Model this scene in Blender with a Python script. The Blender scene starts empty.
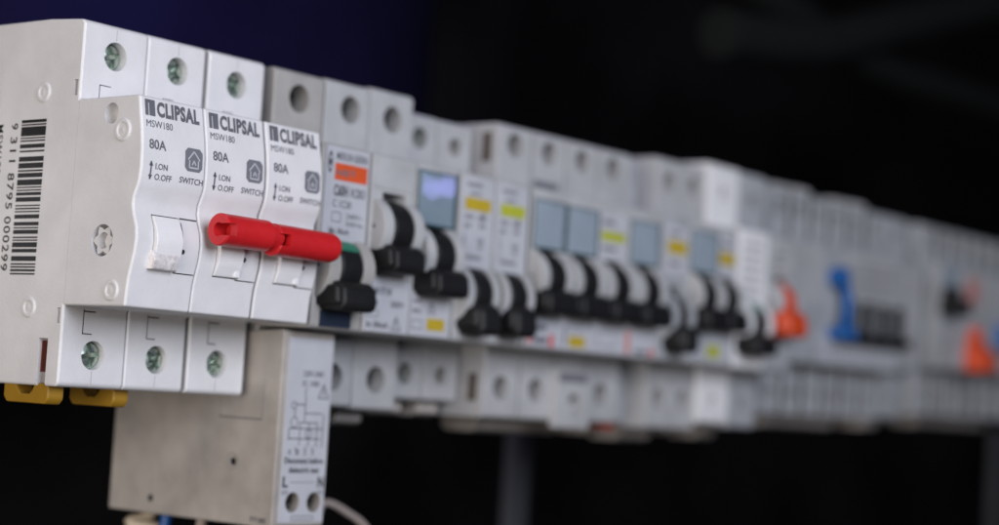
import bpy, bmesh, math, random
from mathutils import Vector, Matrix
S = 0.001                                   # geometry is written in millimetres
random.seed(7)
C = bpy.context.scene
COL = C.collection

# ------------------------------------------------------------------ camera
cam = bpy.data.cameras.new('camera'); camo = bpy.data.objects.new('camera', cam); COL.objects.link(camo)
AZ, PI_, RO = 0.9077, 0.072, 0.0606
f = Vector((math.sin(AZ)*math.cos(PI_), math.cos(AZ)*math.cos(PI_), math.sin(PI_)))
r = Vector((math.cos(AZ), -math.sin(AZ), 0)); u = r.cross(f)
r2 = r*math.cos(RO) + u*math.sin(RO); u2 = -r*math.sin(RO) + u*math.cos(RO)
M = Matrix((r2, u2, -f)).transposed().to_4x4()
M.translation = Vector((-250.61, -312.157, -35.64))*S
camo.matrix_world = M
cam.sensor_width = 36; cam.lens = 1838.8/999*36
cam.clip_start = 0.01; cam.clip_end = 30
cam.dof.use_dof = True; cam.dof.focus_distance = 0.388; cam.dof.aperture_fstop = 6.9; cam.dof.aperture_blades = 7
C.camera = camo

# ------------------------------------------------------------------ light
w = bpy.data.worlds.new('World'); C.world = w; w.use_nodes = True
w.node_tree.nodes['Background'].inputs[0].default_value = (.30, .33, .42, 1)
w.node_tree.nodes['Background'].inputs[1].default_value = 0.05
C.view_settings.view_transform = 'Standard'; C.view_settings.look = 'None'
C.view_settings.exposure = 0; C.view_settings.gamma = 1
def area(name, loc, target, size, power, color, spread=180):
    l = bpy.data.lights.new(name, 'AREA'); l.shape = 'RECTANGLE'; l.size = size[0]*S; l.size_y = size[1]*S
    l.energy = power; l.color = color; l.spread = math.radians(spread)
    o = bpy.data.objects.new(name, l); COL.objects.link(o); o.location = Vector(loc)*S
    o.rotation_euler = (Vector(target)-Vector(loc)).to_track_quat('-Z', 'Y').to_euler()
    return o
area('key_light', (-90, -640, 190), (40, 0, 0), (420, 330), 4.8, (.85, .89, 1.0))  # unseen cool key lamp for the front faces
area('room_light', (-1000, -300, -60), (0, 0, -10), (700, 700), 8.3, (1.0, .925, .85))
area('ceiling_light', (-140, 10, 420), (0, -10, 30), (90, 90), .22, (.62, .60, 1.0))
area('navy_fill_light', (125, 30, 215), (140, 150, 95), (60, 30), .15, (.25, .22, 1.0), 120)  # unseen blue lamp added to light the navy plate
for k, (dx, dz, w_, p_) in enumerate(((-20, 2.0, 12, .0026), (-4, -1.5, 9, .0018), (12, 2.0, 9, .0022), (28, -1.5, 12, .0022))):  # unseen lamps added at the mirror angle for violet glints in one window
    area('glint_light', (625+dx, -462+dx*.8, 95+dz*1.2), (99, -17, 14), (w_, 3), p_*.22, (.36, .34, 1.0), 60)

# ------------------------------------------------------------------ materials
MATS = {}
def mat(name, col, rough=.45, metal=0, spec=.5, var=.05, vscale=90, bump=.0, bscale=1500, col2=None, emis=None):
    if name in MATS: return MATS[name]
    m = bpy.data.materials.new(name); m.use_nodes = True; nt = m.node_tree; b = nt.nodes['Principled BSDF']
    b.inputs['Roughness'].default_value = rough; b.inputs['Metallic'].default_value = metal
    b.inputs['Specular IOR Level'].default_value = spec
    tc = nt.nodes.new('ShaderNodeTexCoord'); n = nt.nodes.new('ShaderNodeTexNoise')
    n.inputs['Scale'].default_value = vscale; n.inputs['Detail'].default_value = 5; n.inputs['Roughness'].default_value = .6
    nt.links.new(tc.outputs['Object'], n.inputs['Vector'])
    rp = nt.nodes.new('ShaderNodeValToRGB'); rp.color_ramp.elements[0].position = .32; rp.color_ramp.elements[1].position = .68
    c2 = col2 or tuple(max(0, c*(1-3*var)) for c in col)
    rp.color_ramp.elements[0].color = (*c2, 1); rp.color_ramp.elements[1].color = (*[min(1, c*(1+var)) for c in col], 1)
    nt.links.new(n.outputs['Fac'], rp.inputs['Fac']); nt.links.new(rp.outputs['Color'], b.inputs['Base Color'])
    n2 = nt.nodes.new('ShaderNodeTexNoise'); n2.inputs['Scale'].default_value = 400; n2.inputs['Detail'].default_value = 3
    nt.links.new(tc.outputs['Object'], n2.inputs['Vector'])
    mr = nt.nodes.new('ShaderNodeMapRange'); mr.inputs['To Min'].default_value = max(.05, rough-.08); mr.inputs['To Max'].default_value = min(1, rough+.10)
    nt.links.new(n2.outputs['Fac'], mr.inputs['Value']); (rough > .1) and nt.links.new(mr.outputs['Result'], b.inputs['Roughness'])
    if bump:
        n3 = nt.nodes.new('ShaderNodeTexNoise'); n3.inputs['Scale'].default_value = bscale; n3.inputs['Detail'].default_value = 2
        nt.links.new(tc.outputs['Object'], n3.inputs['Vector'])
        bp = nt.nodes.new('ShaderNodeBump'); bp.inputs['Strength'].default_value = bump; bp.inputs['Distance'].default_value = .0002
        nt.links.new(n3.outputs['Fac'], bp.inputs['Height']); nt.links.new(bp.outputs['Normal'], b.inputs['Normal'])
    MATS[name] = m; return m
WHITE = mat('white_plastic', (.655, .645, .655), .42, var=.03, bump=.25)
GREYW = mat('aged_plastic', (.365, .35, .335), .5, var=.06, bump=.25)
PALE = mat('pale_plastic', (.42, .418, .425), .48, var=.05, bump=.2)
WHITER = mat('rocker_white', (.74, .73, .74), .35, var=.03, bump=.2)
CLEAR = mat('milky_plastic', (.74, .70, .70), .22, var=.12, vscale=600, bump=.8, bscale=900)
BEIGE = mat('grimy_plastic', (.39, .355, .325), .55, var=.10, vscale=60, bump=.3)
DULL = mat('dull_plastic', (.38, .39, .41), .55, var=.08, bump=.2)
LABEL = mat('label_white', (.46, .465, .50), .38, var=.03)
BLACK = mat('black_plastic', (.009, .009, .010), .5, var=.1, bump=.2, spec=.3)
DARKBLUE = mat('dark_blue_plastic', (.018, .028, .05), .35)
LOGO = mat('logo_ink', (.115, .115, .135), .5)
LOGO2 = mat('badge_ink', (.16, .16, .185), .5)
JET = mat('barcode_ink', (.012, .011, .012), .5)
RED = mat('red_plastic', (.54, .014, .018), .36, var=.05, bump=.25)
ORANGE = mat('orange_plastic', (.62, .065, .014), .45)
ORANGEP = mat('orange_print', (.62, .085, .02), .45)
YELLOW = mat('yellow_print', (.46, .33, .018), .5)
YGREEN = mat('yellow_green_print', (.40, .42, .035), .5)
YCLIP = mat('yellow_clip_plastic', (.30, .16, .010), .5)
BLUE = mat('blue_plastic', (.012, .11, .36), .4)
GREEN = mat('green_print', (.012, .17, .10), .4)
INK = mat('print_ink', (.07, .07, .08), .5)
INK2 = mat('faded_ink', (.15, .15, .17), .5)
REDINK = mat('red_ink', (.62, .06, .06), .5)
PINK = mat('pink_print', (.55, .22, .20), .5)
SCREW = mat('zinc_screw', (.62, .72, .64), .30, metal=1, var=.15, vscale=500)
SCREWD = mat('dull_screw', (.21, .21, .195), .38, metal=1, var=.2, vscale=500)
SCREWK = mat('shaded_screw', (.07, .06, .05), .5, metal=.5, var=.2, vscale=500)  # darker screw colour, stands in for shade inside the far holes
SCREWG = mat('green_screw', (.22, .33, .14), .4, metal=.6, var=.2, vscale=500)
BRASS = mat('brass_terminal', (.35, .22, .08), .4, metal=1)
WIN = mat('blue_grey_window', (.26, .31, .36), .42, var=.04, spec=.4)
WIN2 = mat('glossy_blue_window', (.20, .26, .31), .045, var=.04, spec=.9, bump=0, bscale=300)
TEAL = mat('dark_teal_edge', (.035, .075, .09), .3)
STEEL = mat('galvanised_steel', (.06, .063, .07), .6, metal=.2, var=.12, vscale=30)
RAIL = mat('din_rail_steel', (.5, .5, .5), .35, metal=1)
DARKPIPE = mat('dark_conduit', (.011, .012, .012), .9, spec=.1)
WALL = mat('black_panel', (.016, .016, .018), .95, var=.2, vscale=8, spec=0.02)
NAVY = mat('navy_tint', (.0075, .0065, .0215), .9, var=.15, vscale=8, spec=.03)
CREAM = mat('cream_insulation', (.50, .42, .32), .45)
CPINK = mat('pale_insulation', (.50, .42, .38), .45)
CBLUE = mat('blue_insulation', (.01, .09, .33), .4)
TAB = mat('red_tab_plastic', (.30, .045, .025), .6)
SLOT = mat('dark_stained_slot', (.085, .065, .055), .7)  # brown stain, with slot and groove shade put into the colour
RUST = mat('rust_red_inside', (.16, .035, .02), .7)

# ------------------------------------------------------------------ mesh helpers
class MB:
    def __init__(s): s.v = []; s.f = []; s.m = []; s.mats = []
    def mi(s, m):
        if m not in s.mats: s.mats.append(m)
        return s.mats.index(m)
    def add(s, vs, fs, m):
        b = len(s.v); s.v += [Vector(v) for v in vs]; k = s.mi(m)
        for fc in fs: s.f.append([b+i for i in fc]); s.m.append(k)
    def box(s, x0, x1, y0, y1, z0, z1, m):
        vs = [(x, y, z) for x in (x0, x1) for y in (y0, y1) for z in (z0, z1)]
        s.add(vs, [(0,1,3,2),(4,6,7,5),(0,4,5,1),(2,3,7,6),(0,2,6,4),(1,5,7,3)], m)
    def prism(s, pts, a, b, m, ax='x'):        # polygon swept along an axis
        n = len(pts)
        def P(p, t): return {'x': (t, p[0], p[1]), 'y': (p[0], t, p[1]), 'z': (p[0], p[1], t)}[ax]
        vs = [P(p, a) for p in pts]+[P(p, b) for p in pts]
        s.add(vs, [list(range(n))[::-1], list(range(n, 2*n))]+[(i, (i+1) % n, n+(i+1) % n, n+i) for i in range(n)], m)
    def cyl(s, c, ax, a, b, rad, m, n=24, r1=None):
        r1 = rad if r1 is None else r1
        vs = []
        for t, rr in ((a, rad), (b, r1)):
            for i in range(n):
                q = 2*math.pi*i/n; p, o = c[0]+rr*math.cos(q), c[1]+rr*math.sin(q)
                vs.append({'x': (t, p, o), 'y': (p, t, o), 'z': (p, o, t)}[ax])
        s.add(vs, [list(range(n))[::-1], list(range(n, 2*n))]+[(i, (i+1) % n, n+(i+1) % n, n+i) for i in range(n)], m)
    def lathe(s, prof, c, ax, m, n=28):        # prof (t, r)
        vs = []
        for t, rr in prof:
            for i in range(n):
                q = 2*math.pi*i/n; p, o = c[0]+rr*math.cos(q), c[1]+rr*math.sin(q)
                vs.append({'x': (t, p, o), 'y': (p, t, o), 'z': (p, o, t)}[ax])
        fs = [list(range(n))[::-1], [len(prof)*n-n+i for i in range(n)]]
        for k in range(len(prof)-1):
            fs += [(k*n+i, k*n+(i+1) % n, k*n+n+(i+1) % n, k*n+n+i) for i in range(n)]
        s.add(vs, fs, m)
    def tube(s, pts, rad, m, n=10):
        pts = [Vector(p) for p in pts]
        # smooth
        out = []
        for i in range(len(pts)-1):
            p0 = pts[max(0, i-1)]; p1 = pts[i]; p2 = pts[i+1]; p3 = pts[min(len(pts)-1, i+2)]
            for k in range(8):
                t = k/8; out.append(.5*((2*p1)+(-p0+p2)*t+(2*p0-5*p1+4*p2-p3)*t*t+(-p0+3*p1-3*p2+p3)*t**3))
        out.append(pts[-1]); vs = []
        for i, p in enumerate(out):
            d = (out[min(i+1, len(out)-1)]-out[max(i-1, 0)]).normalized()
            a = d.cross(Vector((0, 1, .01))).normalized(); b = d.cross(a)
            for k in range(n): q = 2*math.pi*k/n; vs.append(p+rad*(a*math.cos(q)+b*math.sin(q)))
        L = len(out)
        fs = [list(range(n)), [L*n-n+i for i in range(n)][::-1]]
        for j in range(L-1): fs += [(j*n+i, j*n+n+i, j*n+n+(i+1) % n, j*n+(i+1) % n) for i in range(n)]
        s.add(vs, fs, m)
    def grid_front(s, x0, x1, zs, fy, m, th=.25):   # thin plate following y = fy(z)
        n = len(zs); vs = []
        for z in zs: vs += [(x0, fy(z)-th, z), (x1, fy(z)-th, z), (x0, fy(z), z), (x1, fy(z), z)]
        fs = [(0,1,3,2), (4*n-4, 4*n-2, 4*n-1, 4*n-3)]
        for i in range(n-1):
            a = 4*i; b = a+4
            fs += [(a, b, b+1, a+1), (a+2, a+3, b+3, b+2), (a, a+2, b+2, b), (a+1, b+1, b+3, a+3)]
        s.add(vs, fs, m)
    def mesh(s, name, smooth=35):
        me = bpy.data.meshes.new(name); me.from_pydata([v*S for v in s.v], [], s.f)
        for m in s.mats: me.materials.append(m)
        me.polygons.foreach_set('material_index', s.m)
        bm = bmesh.new(); bm.from_mesh(me); bmesh.ops.recalc_face_normals(bm, faces=bm.faces); bm.to_mesh(me); bm.free()
        return me

def auto(me, ang=35):
    me.polygons.foreach_set('use_smooth', [True]*len(me.polygons)); me.set_sharp_from_angle(angle=math.radians(ang)); me.update()
def link(name, me, parent=None, loc=(0, 0, 0)):
    o = bpy.data.objects.new(name, me); COL.objects.link(o); o.location = Vector(loc)*S
    if parent: o.parent = parent
    return o
def bake(mb, name, bevel=0, seg=2, cut=None, ang=35):
    me = mb.mesh(name); tmp = bpy.data.objects.new('tmp', me); COL.objects.link(tmp); co = None
    if bevel:
        b = tmp.modifiers.new('b', 'BEVEL'); b.width = bevel*S; b.segments = seg; b.limit_method = 'ANGLE'; b.angle_limit = math.radians(ang)
        b.use_clamp_overlap = True
    if cut and cut.v:
        cme = cut.mesh('cut'); co = bpy.data.objects.new('cut', cme); COL.objects.link(co)
        bo = tmp.modifiers.new('c', 'BOOLEAN'); bo.operation = 'DIFFERENCE'; bo.object = co; bo.solver = 'EXACT'; bo.use_self = True
        bo.material_mode = 'TRANSFER'
    dg = bpy.context.evaluated_depsgraph_get(); dg.update()
    out = bpy.data.meshes.new_from_object(tmp.evaluated_get(dg), depsgraph=dg); out.name = name
    bpy.data.objects.remove(tmp); bpy.data.meshes.remove(me)
    if co: bpy.data.objects.remove(co); bpy.data.meshes.remove(cme)
    auto(out)
    tmp = bpy.data.objects.new('tmp', out); COL.objects.link(tmp); wn = tmp.modifiers.new('w', 'WEIGHTED_NORMAL'); wn.keep_sharp = True; wn.weight = 70
    dg = bpy.context.evaluated_depsgraph_get(); dg.update()
    res = bpy.data.meshes.new_from_object(tmp.evaluated_get(dg), depsgraph=dg); res.name = name
    bpy.data.objects.remove(tmp); bpy.data.meshes.remove(out)
    return res
def part(name, mb, parent, bevel=0, seg=2, cut=None, ang=35): return link(name, bake(mb, name, bevel, seg, cut, ang), parent)

_fc = {}
def glyphs(body, bold=0, spacing=1):
    key = (body, bold, spacing)
    if key not in _fc:
        c = bpy.data.curves.new('t', 'FONT'); c.body = body; c.size = 1; c.offset = bold; c.space_character = spacing; c.resolution_u = 3
        o = bpy.data.objects.new('t', c); COL.objects.link(o)
        dg = bpy.context.evaluated_depsgraph_get(); dg.update()
        me = bpy.data.meshes.new_from_object(o.evaluated_get(dg), depsgraph=dg)
        vs = [v.co.copy() for v in me.vertices]; fs = [list(p.vertices) for p in me.polygons]
        bpy.data.objects.remove(o); bpy.data.curves.remove(c); bpy.data.meshes.remove(me)
        x0 = min(v.x for v in vs); x1 = max(v.x for v in vs); y0 = min(v.y for v in vs); y1 = max(v.y for v in vs)
        _fc[key] = ([((v.x-x0)/(x1-x0), (v.y-y0)/(y1-y0)) for v in vs], fs)
    return _fc[key]
def text(mb, body, x0, x1, z0, z1, fy, m, bold=0, spacing=1):   # on a face looking towards -Y, fitted to a rectangle
    vs, fs = glyphs(body, bold, spacing)
    mb.add([(x0+a*(x1-x0), fy(z0+b*(z1-z0))-.06, z0+b*(z1-z0)) for a, b in vs], fs, m)
def rect(mb, x0, x1, z0, z1, fy, m, off=.05):
    mb.add([(x0, fy(z0)-off, z0), (x1, fy(z0)-off, z0), (x1, fy(z1)-off, z1), (x0, fy(z1)-off, z1)], [(0, 1, 2, 3)], m)
def poly(mb, pts, fy, m, off=.05):
    mb.add([(x, fy(z)-off, z) for x, z in pts], [list(range(len(pts)))], m)
def line(mb, x0, z0, x1, z1, wd, fy, m):
    d = Vector((x1-x0, z1-z0)); d.normalize(); nx, nz = -d.y*wd/2, d.x*wd/2
    poly(mb, [(x0+nx, z0+nz), (x0-nx, z0-nz), (x1-nx, z1-nz), (x1+nx, z1+nz)], fy, m)
def thing(name, label, cat, loc, group=None):
    o = bpy.data.objects.new(name, None); COL.objects.link(o); o.location = Vector(loc)*S; o.empty_display_size = .01
    o['label'] = label; o['category'] = cat
    if group: o['group'] = group
    return o
def tag(o, label=None, cat=None, group=None, kind=None):
    for k, v in (('label', label), ('category', cat), ('group', group), ('kind', kind)):
        if v: o[k] = v
    return o
def lerp(tab, z):
    tab = sorted(tab)
    if z <= tab[0][0]: return tab[0][1]
    for (a, b), (c, d) in zip(tab, tab[1:]):
        if z <= c: return b+(d-b)*(z-a)/(c-a)
    return tab[-1][1]

_sc = {}
def screw_mesh(rad, m, ang, slot_only=False, notext=False):
    key = (rad, m.name, ang, slot_only)
    if key not in _sc:
        mb = MB(); mb.lathe([(3.2, rad*.6), (3.2, rad), (.9, rad), (.35, rad*.86), (.1, rad*.55), (0, .05)], (0, 0), 'y', m, 28)
        cut = MB()
        for k in range(1 if slot_only else 2):
            q = ang+k*math.pi/2; c, s_ = math.cos(q), math.sin(q); L = rad*.92; t = rad*.17
            pts = [(c*a*L-s_*b*t, s_*a*L+c*b*t) for a, b in ((-1, -1), (1, -1), (1, 1), (-1, 1))]
            cut.prism(pts, -.5-.01*k, 1.5+.02*k, m, 'y')
        _sc[key] = bake(mb, 'screw', cut=cut)
    return _sc[key]
def screw(parent, x, y, z, rad, m, ang=.5, slot=False):
    return link('screw', screw_mesh(rad, m, ang, slot), parent, (x, y, z))

# ------------------------------------------------------------------ the setting
def slab(name, x0, x1, y0, y1, z0, z1, m):
    mb = MB(); mb.box(x0, x1, y0, y1, z0, z1, m); return tag(link(name, mb.mesh(name)), kind='structure')
slab('wall', -400, 3200, 420, 430, -900, 900, WALL)
slab('ceiling', -400, 3200, -60, 419.5, 420, 430, WALL)
slab('floor', -400, 3200, -60, 419.5, -520, -510, WALL)

nav = MB(); q_ = [(-200, 150), (205, 150)]+[(205+230*math.sin(a), 380-230*math.cos(a)) for a in [math.radians(3*i) for i in range(1, 29)]]  # added plate, its right end curved back so the navy tint fades
nav.prism(q_+[(x-1, y+4) for x, y in q_[::-1]], 8, 400, NAVY, 'z')
tag(part('tint_plate', nav, None, 2), 'curved navy plate added for the dark blue tint behind the three white main switches at upper left', 'panel')

pz = -512
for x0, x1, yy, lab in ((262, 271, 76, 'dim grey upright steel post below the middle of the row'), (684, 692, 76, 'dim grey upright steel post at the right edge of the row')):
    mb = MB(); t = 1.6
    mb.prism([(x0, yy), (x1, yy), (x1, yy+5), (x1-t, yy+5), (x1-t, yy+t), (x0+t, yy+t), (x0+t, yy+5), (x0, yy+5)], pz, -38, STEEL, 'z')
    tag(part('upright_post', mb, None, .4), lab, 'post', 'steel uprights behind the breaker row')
rl = MB(); P = [(44.3, 17.5), (44.3, 13), (51, 13), (51, -13), (44.3, -13), (44.3, -17.5), (45.3, -17.5), (45.3, -14), (52, -14), (52, 14), (45.3, 14), (45.3, 17.5)]
rl.prism(P, -60, 700, RAIL, 'x'); tag(part('din_rail', rl, None), 'long steel mounting rail that carries every breaker of the row', 'rail')
for pts, rad, lab in (([(430, 105, 128), (512, 105, 139), (600, 105, 165), (717, 105, 200), (900, 105, 250)], 11, 'wide dim conduit rising to the right in the dark upper corner'),
                      ([(420, 120, 168), (500, 120, 158), (610, 120, 146), (740, 120, 150), (900, 120, 152)], 9, 'narrower dim conduit dropping to the right in the dark upper corner')):
    mb = MB(); mb.tube(pts, rad, DARKPIPE, 14); tag(part('conduit', mb, None), lab, 'conduit', 'conduits in the dark upper corner')

# ------------------------------------------------------------------ main switches (three white single pole modules)
NTAB = [(-22.15, -19.4), (-19, -19.7), (-16, -20.1), (-13.5, -20.9), (-11, -21.7), (-8, -22.1), (-5.5, -21.7), (-3, -20.4), (-1, -19.7), (.8, -19.9), (2.6, -20.9), (4.2, -21.6), (7, -21.9), (11, -21.7), (15, -21.0), (18, -20.2), (20.8, -19.5), (22.05, -19.2)]
NTAB = [(z, -19.6+(y+19.6)*.78) for z, y in NTAB]
def nose(z): return lerp(NTAB, z)
def module_profile(nt, top=39.5, bot=-39.5, sy=0., rnd=.8):
    nt = sorted(nt)
    p = [(44, bot), (44, -18), (38, -18), (38, 18), (44, 18), (44, top), (sy+rnd, top), (sy, top-rnd), (sy, nt[-1][0])]
    p[5:7] = [(44, top+.9), (12, top+.8), (3, top+.2), (sy+rnd, top)]
    p += [(y, z) for z, y in reversed(nt)]
    p += [(sy, nt[0][0]), (sy, bot+rnd), (sy+rnd, bot)]
    return p
def wrap(me):                                # lay flat print onto the curved nose
    bm = bmesh.new(); bm.from_mesh(me)
    for z, _ in NTAB:
        bmesh.ops.bisect_plane(bm, geom=bm.verts[:]+bm.edges[:]+bm.faces[:], plane_co=(0, 0, z*S), plane_no=(0, 0, 1), dist=1e-8)
    for v in bm.verts: v.co.y += (nose(v.co.z/S)-.03)*S
    bm.to_mesh(me); bm.free(); return me
def arrow(mb, x, z0, z1, fy, m):
    line(mb, x, z0, x, z1, .38, fy, m)
    poly(mb, [(x-.55, z1-.9), (x+.55, z1-.9), (x, z1+.2)], fy, m); poly(mb, [(x, z0-.2), (x+.55, z0+.9), (x-.55, z0+.9)], fy, m)
def main_switch(x0, k, lab):
    t = thing('main_switch', lab, 'switch', (x0, 0, -39.5), 'white single pole main switches at the left end of the row')
    W = 18.0; g = .06
    mb = MB(); mb.prism(module_profile(NTAB), g, W-g, WHITE)
    cut = MB()
    for z in (32.7, -32.4): cut.cyl((9, z), 'y', -1, 9, 3.15, WHITE, 32)
    # seam below each screw hole, latch outlines, rocker gap
    cut.box(8.9, 9.05, -.5, .25, -41, -35.8, WHITE); cut.box(8.9, 9.05, -.5, .2, 36.2, 41, WHITE)
    for (a, b, c, d) in ((5.6, 5.85, -28, -22.6), (5.85, 9.0, -23.2, -22.9), (5.85, 8.2, -28, -27.75)): cut.box(a, b, -.6, .6, c, d, INK2)
    for (a, b, c, d) in ((5.2, 5.4, 22.4, 26.0), (5.4, 8.4, 25.8, 26.0), (12.6, 16, 24.6, 24.8)): cut.box(a, b, -.6, .5, c, d, INK2)
    cut.box(4.75, 12.4, -26, -18.0, -14.0, -2.5, WHITE)          # rocker opening
    cut.box(12.6, 19, -21.3, -19.6, -2.75, -2.4, INK2)          # seam running to the neighbour
    cut.box(11.5, 19, -21.3, -19.3, -14.3, -14.05, INK2)
    cut.box(12.7, 12.95, -26, -20.4, -9.5, -2.4, INK2)
    cut.cyl((13.2, -9.6), 'y', -26, -20.0, .55, INK2, 12)
    if k == 1:
        for a, b in ((22.4, 41), (-41, -22.4)): cut.box(16.9, 19, -1, 7, a, b, WHITE)
    if k == 0:                                                    # the side that shows
        cut.lathe([(-1, 2.25), (.1, 2.25), (1.6, 2.15), (2.8, 1.8), (3.4, 1.1), (3.6, .1)], (-10.9, 18.4), 'x', WHITE, 32)
        cut.cyl((-10.9, -8.4), 'x', -1, 3.0, 3.4, WHITE, 32)
        cut.box(-1, 1.2, .8, 2.0, 22.9, 26.3, WHITE)
        cut.box(-1, 1.0, .8, 2.0, -26.0, -22.7, WHITE)
        cut.box(-1, 3.2, 4.2, 7.2, -41, -29.3, WHITE)
        cut.box(-.3, .18, 27.2, 27.45, -30, 30, WHITE)
        cut.box(-.3, .15, -.2, -.05, -22, 22, WHITE)
    bd = part('body', mb, t, .9 if k == 0 else .55, 3, cut)
    bd.location = Vector((0, 0, 39.5))*S
    def P(o): o.location = Vector(o.location)+Vector((0, 0, 39.5*S)); return o
    P(screw(t, 9, 1.4, 32.7, 2.95, SCREW, (.35, 1.0, .7)[k])); P(screw(t, 9, .9, -32.4, 2.95, SCREW, (.2, .75, 1.2)[k]))
    rk = MB(); zz_ = [-13.8+11.1*i/16 for i in range(17)]
    rk.prism([(-18.3, -13.8)]+[(nose(z)-.35-.7*math.sin(math.pi*i/16), z) for i, z in enumerate(zz_)]+[(-18.3, -2.7)], 4.95, 12.2, WHITER)
    if k: rk.box(10.4, 12.1, -21.6, -19.5, -13.7, -11.8, WHITER)
    if k == 0: rk.prism([(-19, -14.1), (-19, -9.6), (-21.9, -10.0), (-22.9, -12.0), (-22.3, -13.9)], 4.3, 11.2, CLEAR)
    P(part('rocker', rk, t, .3))
    lb = MB(); fy = lambda z: 0.
    zs = 21.3
    rect(lb, 1.3, 2.15, 17.9, zs, fy, LOGO); rect(lb, 2.4, 4.0, 17.9, zs, fy, LOGO); rect(lb, 2.1, 2.45, 20.6, zs, fy, LOGO)
    text(lb, 'CLIPSAL', 4.5, 16.4, 17.9, 21.2, fy, LOGO, .048, 1.12)
    text(lb, 'MSW180', 1.4, 8.6, 15.5, 17.0, fy, LOGO, .0)
    text(lb, '80A', 2.0, 6.6, 10.9, 13.0, fy, LOGO, .015)
    arrow(lb, 2.7, 4.6, 8.3, fy, LOGO)
    text(lb, 'I.ON', 3.9, 7.2, 6.8, 8.1, fy, LOGO, .012); text(lb, 'O.OFF', 3.9, 8.6, 4.6, 5.9, fy, LOGO, .012)
    text(lb, 'SWITCH', 10.8, 17.4, 4.9, 6.2, fy, LOGO, .012)
    X0, X1, Z0, Z1 = 12.0, 16.9, 7.6, 12.6; c = .8                # rounded square badge with a house outline
    poly(lb, [(X0+c, Z0), (X1-c, Z0), (X1, Z0+c), (X1, Z1-c), (X1-c, Z1), (X0+c, Z1), (X0, Z1-c), (X0, Z0+c)], fy, LOGO2)
    fh = lambda z: -.06
    for a in ((12.8, 10.1, 14.45, 11.9), (14.45, 11.9, 16.1, 10.1), (13.2, 10.0, 13.2, 8.3), (13.2, 8.4, 15.7, 8.4), (15.7, 8.3, 15.7, 10.0), (14.0, 9.0, 14.5, 10.0), (14.5, 10.0, 15.0, 9.0)):
        line(lb, *a, .34, fh, LABEL)
    P(link('label', wrap(lb.mesh('label')), t))
    if k:
        e0 = .9 if k == 1 else -.45
        h = MB(); cy, cz = -26.2, (-4.2 if k == 1 else -4.75)
        h.lathe([(-1.5+2*e0, 3.2), (-1.2+2*e0, 3.5), (3, 3.5), (14.0, 3.45), (14.4, 2.9), (16.6, 2.8), (17.6, 2.6), (18.3, 2.0), (18.5, .9)] if k == 1 else [(-2.4, 3.2), (-2.1, 3.6), (3, 3.55), (16.2, 3.4), (17.3, 3.0), (17.9, 2.2), (18.1, .9)], (cy, cz), 'x', RED, 32)
        hc = MB(); hc.cyl((cy, cz), 'x', -3, 3.2+e0, 1.5, RED, 20); hc.box(-3, 1.2+1.5*e0, cy-5, cy, cz-1.3, cz+1.3, RED)
        h2 = bake(h, 'handle', 0, 2, hc)
        o = P(link('handle', h2, t))
        a = MB(); a.box(6.5, 10.5, -25.0, -20.5, cz-1.6, cz+1.4, RED); P(part('handle_arm', a, t, .3))
    if k < 2:                                                     # yellow rail clip under the body
        y = MB(); y.prism([(3.6, -38.9), (3.6, -42.2), (4.6, -43.4), (17.6, -43.4), (18.7, -42.2), (18.7, -38.9), (14.6, -38.9), (14.0, -40.2), (13.0, -41.3), (10, -41.3), (9.0, -40.4), (8.4, -38.9)], .6, 5, YCLIP)
        P(part('rail_clip', y, t, .5))
    if k == 0:
        for (yy, zz, rr) in ((12.0, 24.1, 2.3), (11.4, -22.8, 2.3), (-15.0, 14.7, 2.5), (-15.0, -18.8, 2.3)):
            bo = MB(); bo.lathe([(.5, rr), (-.05, rr), (-.32, rr-.35), (-.32, rr-.8), (-.08, rr-1.1), (-.08, .7), (-.22, .3), (-.22, .05)], (yy, zz), 'x', WHITE, 36); P(part('boss', bo, t))
        tx = MB(); tx.cyl((-10.9, -8.4), 'x', 1.2, 3.0, 3.3, WHITE, 6, 3.3)
        star = MB()
        pts = []
        for i in range(24):
            q = 2*math.pi*i/24; R_ = 3.35 if i % 4 in (0,) else (2.2 if i % 4 == 2 else 2.75); pts.append((-10.9+R_*math.cos(q), -8.4+R_*math.sin(q)))
        star.prism(pts, .5, 3.2, WHITE); sc = MB(); sc.cyl((-10.9, -8.4), 'x', -1, 2.4, 1.75, WHITE, 24)
        P(part('star_rivet', star, t, .0, 2, sc))
        bc = MB()
        def sx(pts, m, off=-.05): bc.add([(off+g, a, b) for a, b in pts], [list(range(len(pts)))], m)
        z = 18.2; rnd = random.Random(3); seq = [.7,.25,.35,.25,2.1,.3,.3,.3,.35,.55,.9,.5,.4,1.0,1.1,.3,1.2,.35,.4,.3,1.0,.45,1.3,.3,.3,.35,.3,.3,.7,.4,1.0,.7,.3,.35,.35,.35,.3,.5,.9,.75,.8,.35,.3,.3,.9,.6,.35,.3,.3,.3,1.1,.35,.8,.8,1.1,.5,.35,.3,.35,.3,.5,.35,.35]
        tot = sum(seq); k2 = (18.2+15.8)/tot; bars = True
        for q in seq:
            h_ = q*k2
            if bars: sx([(10.4, z), (18.9, z), (18.9, z-h_), (10.4, z-h_)], JET)
            z -= h_; bars = not bars
        def stext(body, y_base, y_top, z0, z1, bold=0):           # rotated a quarter turn: reads downwards
            vs, fs = glyphs(body, bold, 1.15)
            bc.add([(-.06+g, y_base+b*(y_top-y_base), z0-a*(z0-z1)) for a, b in vs], fs, JET)
        for body, a, b in (('9', 17.6, 16.2), ('311', 14.6, 9.0), ('8795', 6.6, -1.4), ('000299', -3.0, -15.0)):
            stext(body, 22.4, 20.1, a, b, .01)
        stext('MSW180', 27.2, 25.2, 17.5, 6.5, .01); stext('MAIN SW', 27.2, 25.2, 4.0, -10, .01)
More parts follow.
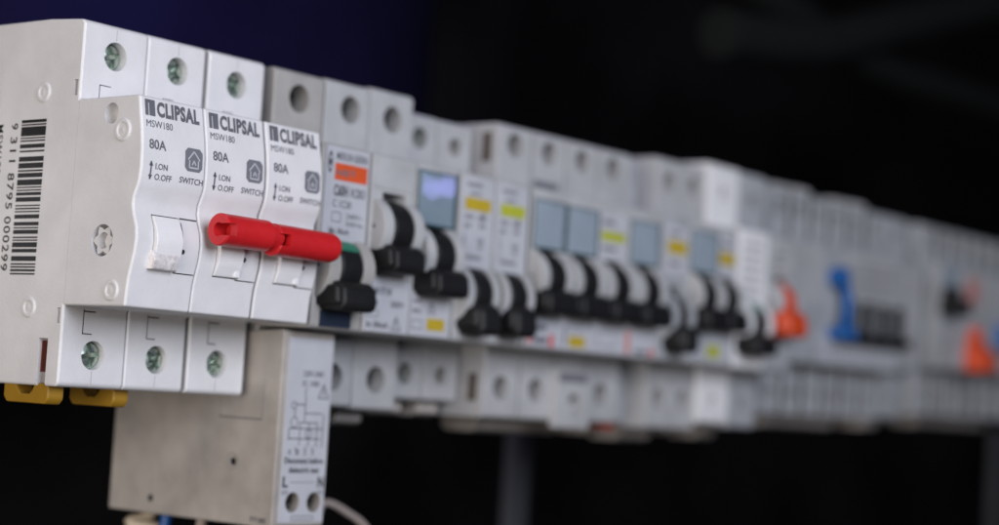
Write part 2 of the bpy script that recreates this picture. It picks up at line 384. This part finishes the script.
        P(link('barcode', bc.mesh('barcode'), t))
        rr = MB(); rr.box(.95, 3.1, 6.95, 7.3, -36.5, -29.8, RUST); P(part('slot_insert', rr, t))
    return t
# handle text direction relies on local frame of each module
main_switch(0, 0, 'leftmost white main switch, barcode on its side, bare white rocker without a red handle')
main_switch(18.0, 1, 'middle white main switch with the left one of the two red bar handles')
main_switch(36.4, 2, 'third white main switch, its red bar handle ending beside the orange-banded breaker')

# ------------------------------------------------------------------ general breaker
def breaker(x0, W, lab, cat='circuit breaker', group='circuit breakers in the middle of the row', sy=0., ny=-17., top=39.5, bot=-39.5, nt=20.8, nb=-22.7, body=GREYW,
            holes=None, zc=-8., cheeks=True, tog=BLACK, pad=(-6.9, 5.4), pz=None, strip=3.7, padd=-23.5, green=False, screwm=SCREWD, win=None, plate=None, prints=None,
            hz=(33.2, -33.6), hr=3.45, toggles=None, name='circuit_breaker', clip=True, winm=WIN, padh=5.7):
    """one device; toggles = list of centre x (default one in the middle)"""
    base = bot
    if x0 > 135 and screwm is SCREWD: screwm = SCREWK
    t = thing(name, lab, cat, (x0, 0, base), group)
    def P(o): o.location = Vector(o.location)-Vector((0, 0, base*S)); return o
    prof = [(44, bot), (44, -18), (38, -18), (38, 18), (44, 18), (44, top), (sy+.9, top), (sy, top-.9), (sy, nt), (ny+.6, nt), (ny, nt-.7),
            (ny, nb+.7), (ny+.6, nb), (sy, nb), (sy, bot+.9), (sy+.9, bot)]
    mb = MB(); mb.prism(prof, .12, W-.12, body)
    cut = MB(); hs = holes if holes is not None else [W/2]
    for x in hs:
        for z in hz: cut.cyl((x, z), 'y', sy-2, sy+7, hr, body, 24)
    for i in range(len(hs)-1):
        xm = (hs[i]+hs[i+1])/2
        gw = .2 if W < 30 else (.35 if W < 75 else 1.15); gm_ = body if W < 75 else SLOT; cut.box(xm-gw, xm+gw, sy-1, sy+1.2+3*gw, nt+1, top+1, gm_); cut.box(xm-gw, xm+gw, sy-1, sy+1.2+3*gw, bot-1, nb-1, gm_)
    tg = toggles if toggles is not None else [W/2]
    zp = pz if pz is not None else zc-7.2
    for c in tg: cut.box(c-strip-.5, c+strip+.5, ny-3, ny+6, zc-9.2, zc+9.0, body)
    P(part('body', mb, t, .5, 2, cut))
    for x in hs:
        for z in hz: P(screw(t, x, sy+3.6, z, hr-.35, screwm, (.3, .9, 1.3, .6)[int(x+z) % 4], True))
    zp += .8; padd -= 1.5; padh += 1.3
    for c in tg:
        if cheeks:
            ck = MB(); R_ = 7.9; pts = []
            for i in range(21):
                q = math.radians(90+180*i/20); pts.append((ny+3.4+R_*math.cos(q)*1.0, zc+R_*math.sin(q)))
            half = min(W/len(tg)/2-.9, 7.9)
            ck.prism(pts, c-half, c-strip-.15, body); ck.prism(pts, c+strip+.15, c+half, body)
            cc = MB(); cc.cyl((ny-.6, zc+.4), 'x', c-half-1, c-half+.8, .5, INK2, 12); P(part('cheek', ck, t, .35, 2, cc))
        tb = MB(); pts = []
        for i in range(17):
            q = math.radians(80+200*i/16); pts.append((ny+3.1+7.7*math.cos(q), zc+7.3*math.sin(q)))
        tb.prism(pts, c-strip, c+strip, tog)
        a, b = pad
        tb.prism([(ny+1.5, zp-padh*.5), (ny+1.5, zp+padh*.42), (padd+2.6, zp+padh*.5), (padd+.4, zp+padh*.25), (padd, zp-padh*.3), (padd+.9, zp-padh*.5)], c+a+1.0, c+b-1.0, tog)
        tb.prism([(ny+1, zp-padh*.36), (ny+1, zp+padh*.36), (padd+1.6, zp+padh*.34), (padd+1.0, zp-padh*.3)], c+a-.3, c+b+.3, tog)
        to = P(part('toggle', tb, t, 1.2, 3))
        if green:
            gm = MB(); fyg = lambda z: ny+3.1-math.sqrt(max(0, 1-((z-zc)/7.3)**2))*7.7
            zs = [zc+4.2, zc+4.9, zc+5.6, zc+6.2, zc+6.7]; gm.grid_front(c-strip+.5, c+strip-.5, zs, fyg, GREEN, .12)
            g_ = part('indicator', gm, to)
    fy = lambda z: ny-.3
    for (a, b, z0, z1, m) in (plate or []):
        lb = MB(); lb.box(a, b, ny-.3, ny+.1, z0, z1, m)
        for pr in (prints or []):
            if pr[0] == 'p' and not (z0-.01 <= pr[3] <= z1 and a-.01 <= pr[1] <= b): continue
            draw(lb, pr, fy, (a, b, z0, z1))
        P(link('label', lb.mesh('label'), t))
    for (a, b, z0, z1) in (win or []):
        wm = MB(); wm.box(a, b, ny-.9, ny+.1, z0, z1, winm); fr = P(part('window', wm, t, .35))
        wf = MB(); wf.box(a-.4, b+1.5, ny-.5, ny+.1, z0-.5, z1+.5, TEAL); P(part('window_frame', wf, t, .3))
    if clip:
        cl = MB(); cl.prism([(8, bot+.5), (8, bot-3), (10, bot-4.2), (19, bot-4.2), (21, bot-3), (21, bot+.5)], W*.2, W*.8, BEIGE); P(part('rail_clip', cl, t, .5))
    return t, P
def draw(lb, pr, fy, lim):
    k, x0, x1, z0, z1 = pr[:5]; a, b, c, d = lim
    if not (x0 >= a-.01 and x1 <= b+.01 and z0 >= c-.01 and z1 <= d+.01): return
    if k == 'r': rect(lb, x0, x1, z0, z1, fy, pr[5])
    elif k == 'o':
        for q in ((x0, z0, x1, z0), (x0, z1, x1, z1), (x0, z0, x0, z1), (x1, z0, x1, z1)): line(lb, *q, .22, fy, pr[5])
    elif k == 'tri':
        for q in ((x0, z0, x1, z0), (x0, z0, (x0+x1)/2, z1), (x1, z0, (x0+x1)/2, z1)): line(lb, *q, .35, fy, pr[5])
        line(lb, (x0+x1)/2, z0+.5, (x0+x1)/2, z1-.9, .35, fy, pr[5])
    elif k == 't': text(lb, pr[6], x0, x1, z0, z1, (lambda z: fy(z)-.02), pr[5], pr[7] if len(pr) > 7 else 0)

# orange-banded breaker with long lower housing
pr = [('r', 4.7, 16.0, 12.4, 16.4, ORANGEP), ('t', 5.0, 15.6, 17.2, 19.0, INK2, 'MERLIN GERIN', .01), ('t', 5.2, 11.5, 13.5, 15.3, INK2, 'multi 9', .03),
      ('t', 4.7, 9.6, 8.6, 11.4, INK, 'C60H', .03), ('t', 10.6, 15.6, 8.8, 11.0, INK2, 'RCBO', .02), ('t', 4.6, 11, 6.0, 7.8, INK2, 'C 1C30', .015),
      ('o', 4.6, 7.6, 2.6, 4.8, INK2), ('t', 9.5, 15.5, 3.6, 4.9, INK2, '240V~', .01), ('t', 9.5, 15.5, 1.9, 3.0, INK2, '50Hz', .01),
      ('t', 3.8, 10.8, -.2, 1.2, INK, 'I\u0394n 30mA', .012), ('t', 4.6, 8, -2.6, -1.5, INK2, '6000', .01), ('t', 10, 15.6, -4.4, -3.2, INK2, '71281', .01), ('t', 3.6, 8, -4.4, -3.2, INK2, 'BS EN', .01)]
pl = [(1.6, 16.6, -5.2, 20.2, LABEL), (3, 13.6, -22.1, -18.4, DARKBLUE)]
t, P = breaker(57.6, 17.6, 'grimy breaker with orange band label and long beige housing hanging below the row', plate=pl, prints=pr, zc=-8.4, pz=-15.6, green=True, bot=-26, body=GREYW,
               hz=(33.0,), group=None, name='residual_current_breaker', clip=False, pad=(-7.0, 6.3))
t['category'] = 'circuit breaker'
rg = MB(); n = 40; vs = []
for R_ in (6.2, 5.9):
    for yy in (-.12, .3):
        for i in range(n): q = 2*math.pi*i/n; vs.append((9.6+R_*math.cos(q)*.95, yy, 32.6+R_*math.sin(q)))
rg.add(vs, [f_ for i in range(n) for j in [(i+1) % n] for f_ in ((i, j, n+j, n+i), (2*n+i, 3*n+i, 3*n+j, 2*n+j), (i, 2*n+i, 2*n+j, j), (n+i, n+j, 3*n+j, 3*n+i))], GREYW)
P(part('moulded_ring', rg, t))
# MG badge: dark rounded lozenge at the left of the label
bg = MB(); fy0 = lambda z: -17.36
poly(bg, [(2.2+.75*math.cos(q)+.75, 16.4+2.6*math.sin(q)) for q in [2*math.pi*i/20 for i in range(20)]], fy0, INK)
for zz in (15.2, 17.4):
    poly(bg, [(2.95+.35*math.cos(q), zz+.55*math.sin(q)) for q in [2*math.pi*i/14 for i in range(14)]], lambda z: -17.41, LABEL)
P(link('badge', bg.mesh('badge'), t))
bx = MB(); bx.prism([(47, -69.5), (47, -27), (-9.3, -23.2), (-10.1, -24), (-10.1, -68.8), (-9.3, -69.5)], -1.0, 16.4, BEIGE)
cut = MB()
cut.cyl((3.8, -54.9), 'x', -3, 4, .95, INK, 20); cut.cyl((31.7, -65.8), 'x', -3, 4, .9, INK, 20)
for n_, (yy, zz, rr) in enumerate(((4.2, -54.9, 2.0),)):
    nn = 30; vs = []
    for R_ in (rr, rr-.3):
        for xx in (-2, -.7):
            for i in range(nn): q = 2*math.pi*i/nn; vs.append((xx, yy+R_*math.cos(q), zz+R_*math.sin(q)))
    fs = []
    for i in range(nn):
        j = (i+1) % nn
        fs += [(i, j, nn+j, nn+i), (2*nn+i, 3*nn+i, 3*nn+j, 2*nn+j), (i, 2*nn+i, 2*nn+j, j), (nn+i, nn+j, 3*nn+j, 3*nn+i)]
    cut.add(vs, fs, BEIGE)
cut.box(-2, -.65, -4.7, 9.6, -44.75, -44.4, INK2); cut.box(-2, -.8, 9.5, 9.65, -44.5, -35, BEIGE); cut.box(-2, -.8, -4.8, -4.65, -44.5, -35, BEIGE)
cut.box(-2, -.75, 31.6, 31.75, -65, -58, BEIGE)
cut.cyl((5.2, -63.5), 'y', -12, -4, 2.35, BEIGE, 28); cut.cyl((12.4, -63.5), 'y', -12, -4, 2.35, BEIGE, 28)
hb = P(part('lower_housing', bx, t, .7, 2, cut)); 
for x in (5.2, 12.4): P(screw(t, x, -8.6, -63.5, 2.2, SCREWD, .4, True))
fl = lambda z: -10.1-.25
lb = MB(); lb.box(.9, 15.8, -10.35, -10.0, -68.2, -25, LABEL)
lcut = MB(); lcut.cyl((5.2, -63.5), 'y', -12, -9, 2.4, LABEL, 28); lcut.cyl((12.4, -63.5), 'y', -12, -9, 2.4, LABEL, 28)
lo = P(part('housing_label', lb, t, 0, 2, lcut))
dg_ = MB()
D = lambda *a: draw(dg_, a, fl, (-99, 99, -99, 99))
D('t', 6.0, 13.0, -34.0, -32.6, INK2, '220V-240V', .01); D('t', 6.0, 11.5, -36.2, -34.9, INK2, 'EC 1008', .01); D('tri', 11.6, 15.0, -38.9, -35.6, INK2)
for q in ((7.4, -36.6, 7.0, -38.2), (7.4, -38.4, 7.4, -44.6), (4.0, -40.6, 7.4, -40.6), (4.0, -41.6, 4.0, -43.6), (2.4, -46.2, 2.4, -49.0), (2.4, -46.2, 13.8, -46.2), (2.4, -48.6, 13.0, -48.6),
          (7.4, -42.6, 13.2, -42.6), (13.8, -42.6, 13.8, -50.5), (6.0, -44.8, 11.8, -44.8), (6.0, -44.8, 6.0, -50.2), (9.0, -44.8, 9.0, -50.4), (11.8, -44.8, 11.8, -50.5), (5, -50.4, 5, -51.5), (8.2, -50.4, 8.2, -51.6), (10.6, -50.4, 10.6, -51.6)):
    line(dg_, *q, .3, fl, INK2)
for (cx, cz, R_) in ((3.6, -40.8, .8), (4.0, -44.8, 1.2), (9.0, -47.4, 1.1)):
    for i in range(12):
        a, b = 2*math.pi*i/12, 2*math.pi*(i+1)/12; line(dg_, cx+R_*math.cos(a), cz+R_*math.sin(a), cx+R_*math.cos(b), cz+R_*math.sin(b), .25, fl, INK2)
for n_, ch in enumerate('4 1 2 3'.split()): D('t', 2.6+n_*2.6, 3.4+n_*2.6, -52.4, -51.0, INK2, ch, .01)
D('t', 1.6, 14.6, -54.4, -53.0, INK, 'Disconnect before', .025); D('t', 3.2, 13.4, -56.6, -55.2, INK, 'dielectric test', .025)
D('t', 1.4, 3.2, -60.0, -57.4, INK, 'L', .04); D('t', 13.2, 15.3, -60.0, -57.4, INK, 'N', .04); line(dg_, 4.0, -58.8, 12.2, -58.8, .15, fl, INK2)
D('t', 1.3, 3.4, -61.6, -60.7, INK2, 'OUT', .01); D('t', 13.2, 15.4, -61.6, -60.7, INK2, 'OUT', .01)
D('o', 5, 12.4, -67.6, -66.7, INK2)
P(link('wiring_diagram', dg_.mesh('wiring_diagram'), t))
sd = MB(); vs, fs = glyphs('77185', .03, 1.1)
sd.add([(-1.06, -3.0-a*5.2, -68.6+b*1.3) for a, b in vs], fs, INK); P(link('side_number', sd.mesh('side_number'), t))

# pair: blank grey and blue-window breakers sharing the lower print
pr2 = [('t', .8, 9.5, -13.2, -11.4, INK, 'IC60 IT10', .03), ('t', 1.4, 4.6, -16.2, -14.2, INK, '10', .02), ('t', 9.5, 14.5, -16.0, -14.4, INK2, '300V', .02), ('t', 1.2, 9, -21.2, -19.7, INK, 'In 30mA', .02),
       ('tri', 10.2, 13.6, -21.4, -18.2, INK2), ('o', 1.0, 5, -18.6, -17.0, INK2)]
breaker(75.5, 16.6, 'breaker with blank white upper face and large round cheeks between orange-banded and blue-window breakers', top=39.8, body=PALE, zc=2.6, pz=-5.4, plate=[(.9, 15.9, 12.6, 20.2, PALE), (.6, 16.2, -22.2, -9.6, LABEL)],
        prints=pr2, holes=[9.3], bot=-41.0, pad=(-7.2, 5.6), toggles=[8.6])
pr3 = [('r', 6.8, 13.6, -20.6, -17.6, YELLOW), ('t', .8, 4.5, -14.2, -13.0, INK2, '240V', .02), ('t', .8, 4.5, -16.6, -15.4, INK2, '50Hz', .02), ('o', 1, 4.8, -20.4, -18.4, INK2), ('tri', 6.8, 9.8, -16.4, -13.6, INK2)]
breaker(92.2, 16.6, 'breaker with glossy blue-grey window catching a violet reflection, yellow patch at its foot', top=40.4, body=PALE, zc=-2.3, pz=-9.6, win=[(.8, 14.0, 5.6, 18.6)], winm=WIN2,
        plate=[(.4, 15.6, -22.2, -12.4, LABEL)], prints=pr3, holes=[8.6], bot=-41.5, pad=(-7.2, 6.6))
def label_prints(col):
    o = [('t', 2.5, 9, 16.6, 17.8, INK2, 'ABB 6kA', .02), ('t', 3.5, 8.5, 15.0, 16.0, INK2, '400V', .02), ('r', 2.0, 12.6, 11.2, 14.4, col), ('t', 3.4, 11.4, 12.0, 13.6, INK2, 'SAFETY', .02)]
    o = [q for q in o if q[0] != 't' or q[6] not in ('ABB 6kA', 'SAFETY')]
    for z, a, b in ((17.2, 2.5, 8.8), (8.9, 2.2, 6.6), (8.9, 7.6, 11.0), (6.6, 2.2, 5.4), (6.9, 8.2, 11.4), (3.0, 2.2, 4.0), (3.0, 7.8, 11.2), (1.4, 8.2, 10.8), (-1.4, 3.4, 9.8)):
        for i in range(int((b-a)/.9)): o.append(('r', a+i*.9, a+i*.9+.6, z, z+1.1, INK2))
    o.append(('r', 2.3, 2.55, -1, 6, INK2)); o.append(('tri', 8.6, 11, 9.2, 11, INK2))
    return o
breaker(109.3, 14.6, 'narrow breaker with tall white label and amber strip, first right of the violet-lit window', sy=4., top=37.4, bot=-38.4, zc=-10.4, pz=-17.4, plate=[(.8, 13.9, -3.6, 19.4, LABEL)], prints=label_prints(YELLOW),
        hz=(31.0, -31.4), screwm=SCREWG, hr=2.9, pad=(-5.6, 4.6), body=PALE, strip=3.7, padh=7)
breaker(124.1, 14.8, 'narrow breaker with tall white label and lime green strip, second right of the violet-lit window', sy=4., top=37.2, bot=-38.4, zc=-10.2, pz=-17.0, plate=[(.8, 13.9, -3.6, 19.2, LABEL)], prints=label_prints(YGREEN),
        hz=(30.6, -31.4), screwm=BRASS, hr=2.4, pad=(-5.6, 5.0), body=PALE, strip=3.7, padh=7)
# four-module linked device
t4, P4 = breaker(140.2, 65.0, 'wide four-pole breaker with three blue-grey windows and its black toggles in one line', sy=-4., top=38.6, bot=-42.0, zc=-3.6, pz=-10.6, holes=[7.6, 23.6, 39.8, 55.6],
        toggles=[8.0, 23.6, 39.4, 55.0], win=[(1.0, 13.8, 4.6, 17.2), (16.2, 29.6, 4.6, 17.0), (47.6, 61.4, 4.8, 16.8)],
        plate=[(31.6, 45.4, 4.2, 17.4, LABEL), (.8, 30, -22, -14.6, LABEL), (31, 63, -22, -14.6, LABEL)],
        prints=[('r', 32.4, 44.4, 9.6, 12.4, YGREEN), ('r', 33, 39, 14.4, 15.4, INK2), ('r', 33, 40, 7, 8, INK2), ('r', .9, 2.4, -21.2, -16.2, REDINK), ('r', 10.6, 12.4, -21.8, -18.4, REDINK), ('r', 3.4, 9.6, -21, -19.4, INK2), ('r', 4, 8.8, -17.6, -16, INK2),
                ('r', 19.6, 27.2, -21.2, -18.2, YELLOW), ('r', 17, 17.8, -21, -15.4, INK2), ('o', 19, 25, -17, -15.4, INK2), ('r', 47.2, 49.6, -21.6, -15, PINK), ('r', 52, 59, -21.4, -20.2, INK2), ('r', 60, 62, -21.6, -19.6, REDINK), ('o', 33, 42, -20, -16, INK2)],
        body=PALE, name='linked_breaker', group=None, padd=-23.0, pad=(-8.0, 7.2), hr=3.3)
for q in ((17.0, 28.0, -4.3, -3.9, 22.4, 25.0), (31.5, 45.0, -6.5, -6.1, -30.6, -28.2)):
    mk = MB(); mk.box(*q, INK2); P4(link('marking_strip', mk.mesh('marking_strip'), t4))
for q in ((-.3, .4, -1.6, 1.2, 28, 36), (-.3, .4, -1.6, 1.2, -37.5, -30)):
    mk = MB(); mk.box(*q, SLOT); P4(part('side_slot', mk, t4, .2))  # dark brown blocks, standing in for shaded, rusty side slots
sh = MB(); sh.box(30.6, 47.2, -6.2, -3.8, -43.8, -27, PALE); shc = MB(); shc.cyl((39.4, -36.8), 'y', -8, -3, 2.9, PALE, 24); P4(part('terminal_cover', sh, t4, .4, 2, shc))
rt = MB(); rt.box(66.0, 71, 2, 7, -46.5, -41.5, ORANGE)
# single with low small toggle
t5, P5 = breaker(205.4, 14.0, 'narrow recessed breaker with amber strip and small low-set black toggle', sy=3., top=39.4, bot=-41.6, zc=-9.2, pz=-16.6, plate=[(.8, 13.2, 3.0, 17.8, LABEL)],
        prints=[('r', 2.0, 12.4, 9.4, 13.4, YELLOW), ('r', 3, 8, 15, 16, INK2), ('r', 3, 9, 6, 7, INK2)], body=DULL, pad=(-5.0, 4.6), strip=2.4, hr=2.6, padh=7)
rt = MB(); rt.box(1.5, 5.6, 1, 6, -44.2, -41.4, TAB); P5(part('tab', rt, t5, .5))
breaker(219.6, 28.4, 'double breaker with one blue-grey window, amber label and two joined black toggles', sy=-4., top=40.4, bot=-43.0, zc=-2.2, pz=-9.4, holes=[7.2, 21.4], toggles=[7.4, 20.2],
        win=[(1.0, 15.0, 5.4, 17.4)], plate=[(16.4, 27.6, 5, 17.6, LABEL), (1, 26, -21.4, -13, LABEL)], prints=[('r', 17.2, 26.6, 8.8, 12.6, YELLOW), ('r', 18, 24, 14.4, 15.4, INK2), ('r', 12.6, 20.0, -20.2, -16.4, YGREEN), ('o', 3, 10, -20, -15, INK2)],
        body=PALE, name='double_breaker', group=None, hr=3.0, pad=(-7.2, 5.8))
breaker(248.4, 19.0, 'tall white breaker with long printed label, two places left of the blue toggle', sy=-5., top=42.6, bot=-40.6, nt=21.6, zc=-8.4, pz=-15.6, plate=[(.8, 18.2, -3, 20.4, WHITER)],
        prints=[('r', 3+j*2, 4.2+j*2, 16-i*3.1, 17-i*3.1, INK2) for i in range(6) for j in range(6)], body=WHITER, hr=2.4, pad=(-8.2, 6.2), green=True, screwm=SCREW, strip=3.8)
breaker(268.2, 16.6, 'grey breaker with bright orange toggle, beside the tall white breaker', sy=-5., top=42.2, bot=-41.6, nt=21.2, zc=-.6, pz=-7.8, tog=ORANGE, plate=[(.8, 15.6, 9.6, 20.0, PALE)], body=DULL, hr=2.3, pad=(-8.0, 6.6), strip=3.8, padh=7.4,
        prints=[('r', 3, 9, 12+3*i, 13+3*i, INK2) for i in range(2)])

# far wide unit with the blue handle
W = 87.0
t, P = breaker(296, W, 'wide far unit with tall blue handle beside four linked black toggles', cat='circuit breaker', group=None, name='multipole_breaker', sy=0., ny=-9., top=41.3, bot=-36.6, nt=24, nb=-18.5, body=DULL,
        holes=[7+14.4*i for i in range(6)], toggles=[], hz=(34.4, -29.6), hr=3.2, plate=[(3, 24, 2, 22, PALE), (42, W-3, 6.5, 22.5, PALE), (22, W-2, -17.8, -8.8, LABEL)],
        prints=[('r', 48+4*j, 50.6+4*j, 18-3*i, 19-3*i, INK2) for i in range(4) for j in range(8)]+[('r', 30+5*j, 32+5*j, -14, -13, INK2) for j in range(10)])
t11, P11 = t, P
hd = MB(); hd.cyl((31.5, 12.5), 'y', -14, -8.8, 3.7, BLUE, 24); hd.tube([(31, -12, 12), (35.2, -12.2, 8.5), (36.2, -12.5, 3), (34.6, -13, -3), (33, -13.5, -6)], 1.9, BLUE, 14); hd.box(29.5, 37.5, -16.5, -8.8, -9.0, -4.8, BLUE); P(part('blue_handle', hd, t, 1.2))
for i in range(4):
    tb = MB(); c = 43.0+12.6*i; tb.box(c-1.6, c+1.6, -12.6, -8.8, -7, 5.4, BLACK); tb.box(c-6.2, c+6.2, -14, -10.5, -9.8, -6.0, BLACK); P(part('toggle', tb, t, .8))
breaker(388, 17.5, 'plain narrow module without a toggle between the wide far units', cat='terminal module', group=None, name='terminal_module', sy=1., ny=-7., top=41.6, bot=-35.6, nt=24, nb=-17, body=DULL, toggles=[], hz=(34, -29), hr=2.5, plate=[(2, 15.5, -14, 21, PALE)])

for i, dz in ((0, .9), (1, 1.3), (3, .8), (4, 1.2)):
    cp = MB(); cp.box(1.6+14.4*i, 12.4+14.4*i, -1.0, 9, 40.6, 41.6+dz, PALE); P11(part('terminal_cap', cp, t11, .5))
# last unit, cut by the frame
t, P = breaker(415.5, 110, 'farthest unit at the right edge with black, orange and blue toggles', cat='circuit breaker', group=None, name='multipole_breaker', sy=0., ny=-9., top=41.6, bot=-33.6, nt=26, nb=-15, body=DULL,
        holes=[8+13.4*i for i in range(8)], toggles=[], hz=(34.6, -25.4), hr=3.0, plate=[(3, 17, 4, 25, WIN), (20, 60, 8, 25, PALE), (60, 100, 4, 24, LABEL)],
        prints=[('r', 24, 36, 12, 22, PINK)]+[('r', 64+4*j, 66.6+4*j, 18-3*i, 19-3*i, INK2) for i in range(4) for j in range(7)])
tb = MB(); tb.box(2, 10, -14, -8.8, 8, 17, BLACK); tb.box(0, 13, -17, -8.8, 6, 12.4, BLACK); P(part('toggle', tb, t, .8))
tb = MB(); tb.prism([(-8.8, -15), (-8.8, -2), (-12, -2), (-18, -9), (-18, -14.6)], 26, 38, ORANGE); tb.box(29, 34, -13, -8.8, -4, 3, ORANGE); P(part('toggle', tb, t, .8))
tb = MB(); tb.box(56, 68, -17, -8.8, -4, 6, BLUE); P(part('toggle', tb, t, .8))

# ------------------------------------------------------------------ wires below the long housing
for nm, pts, rad, m, lab in (
    ('wire', [(70, 6, -66), (76, 8, -70), (96, 14, -71), (106, 20, -66.5), (116, 21, -69), (128, 22, -76), (150, 26, -100)], .8, CPINK, 'off-white wire curving out to the right of the long beige housing'),
    ('wire', [(66, 24, -62), (65, 22, -72), (60, 20, -78), (56, 18, -96)], 1.3, CPINK, 'pinkish wire dropping from the middle of the long beige housing'),
    ('wire', [(64, 32, -62), (63, 33, -74), (61, 34, -92)], 1.5, CBLUE, 'blue wire dropping from the back of the long beige housing'),
    ('wire', [(66, 38, -64), (64, 40, -71), (60, 42, -73.0), (66, 34, -75.5), (78, 30, -90)], 1.7, CREAM, 'cream wire looping under the back end of the long beige housing')):
    mb = MB(); mb.tube(pts, rad, m, 12); tag(part(nm, mb, None), lab, 'wire', 'wires below the row')
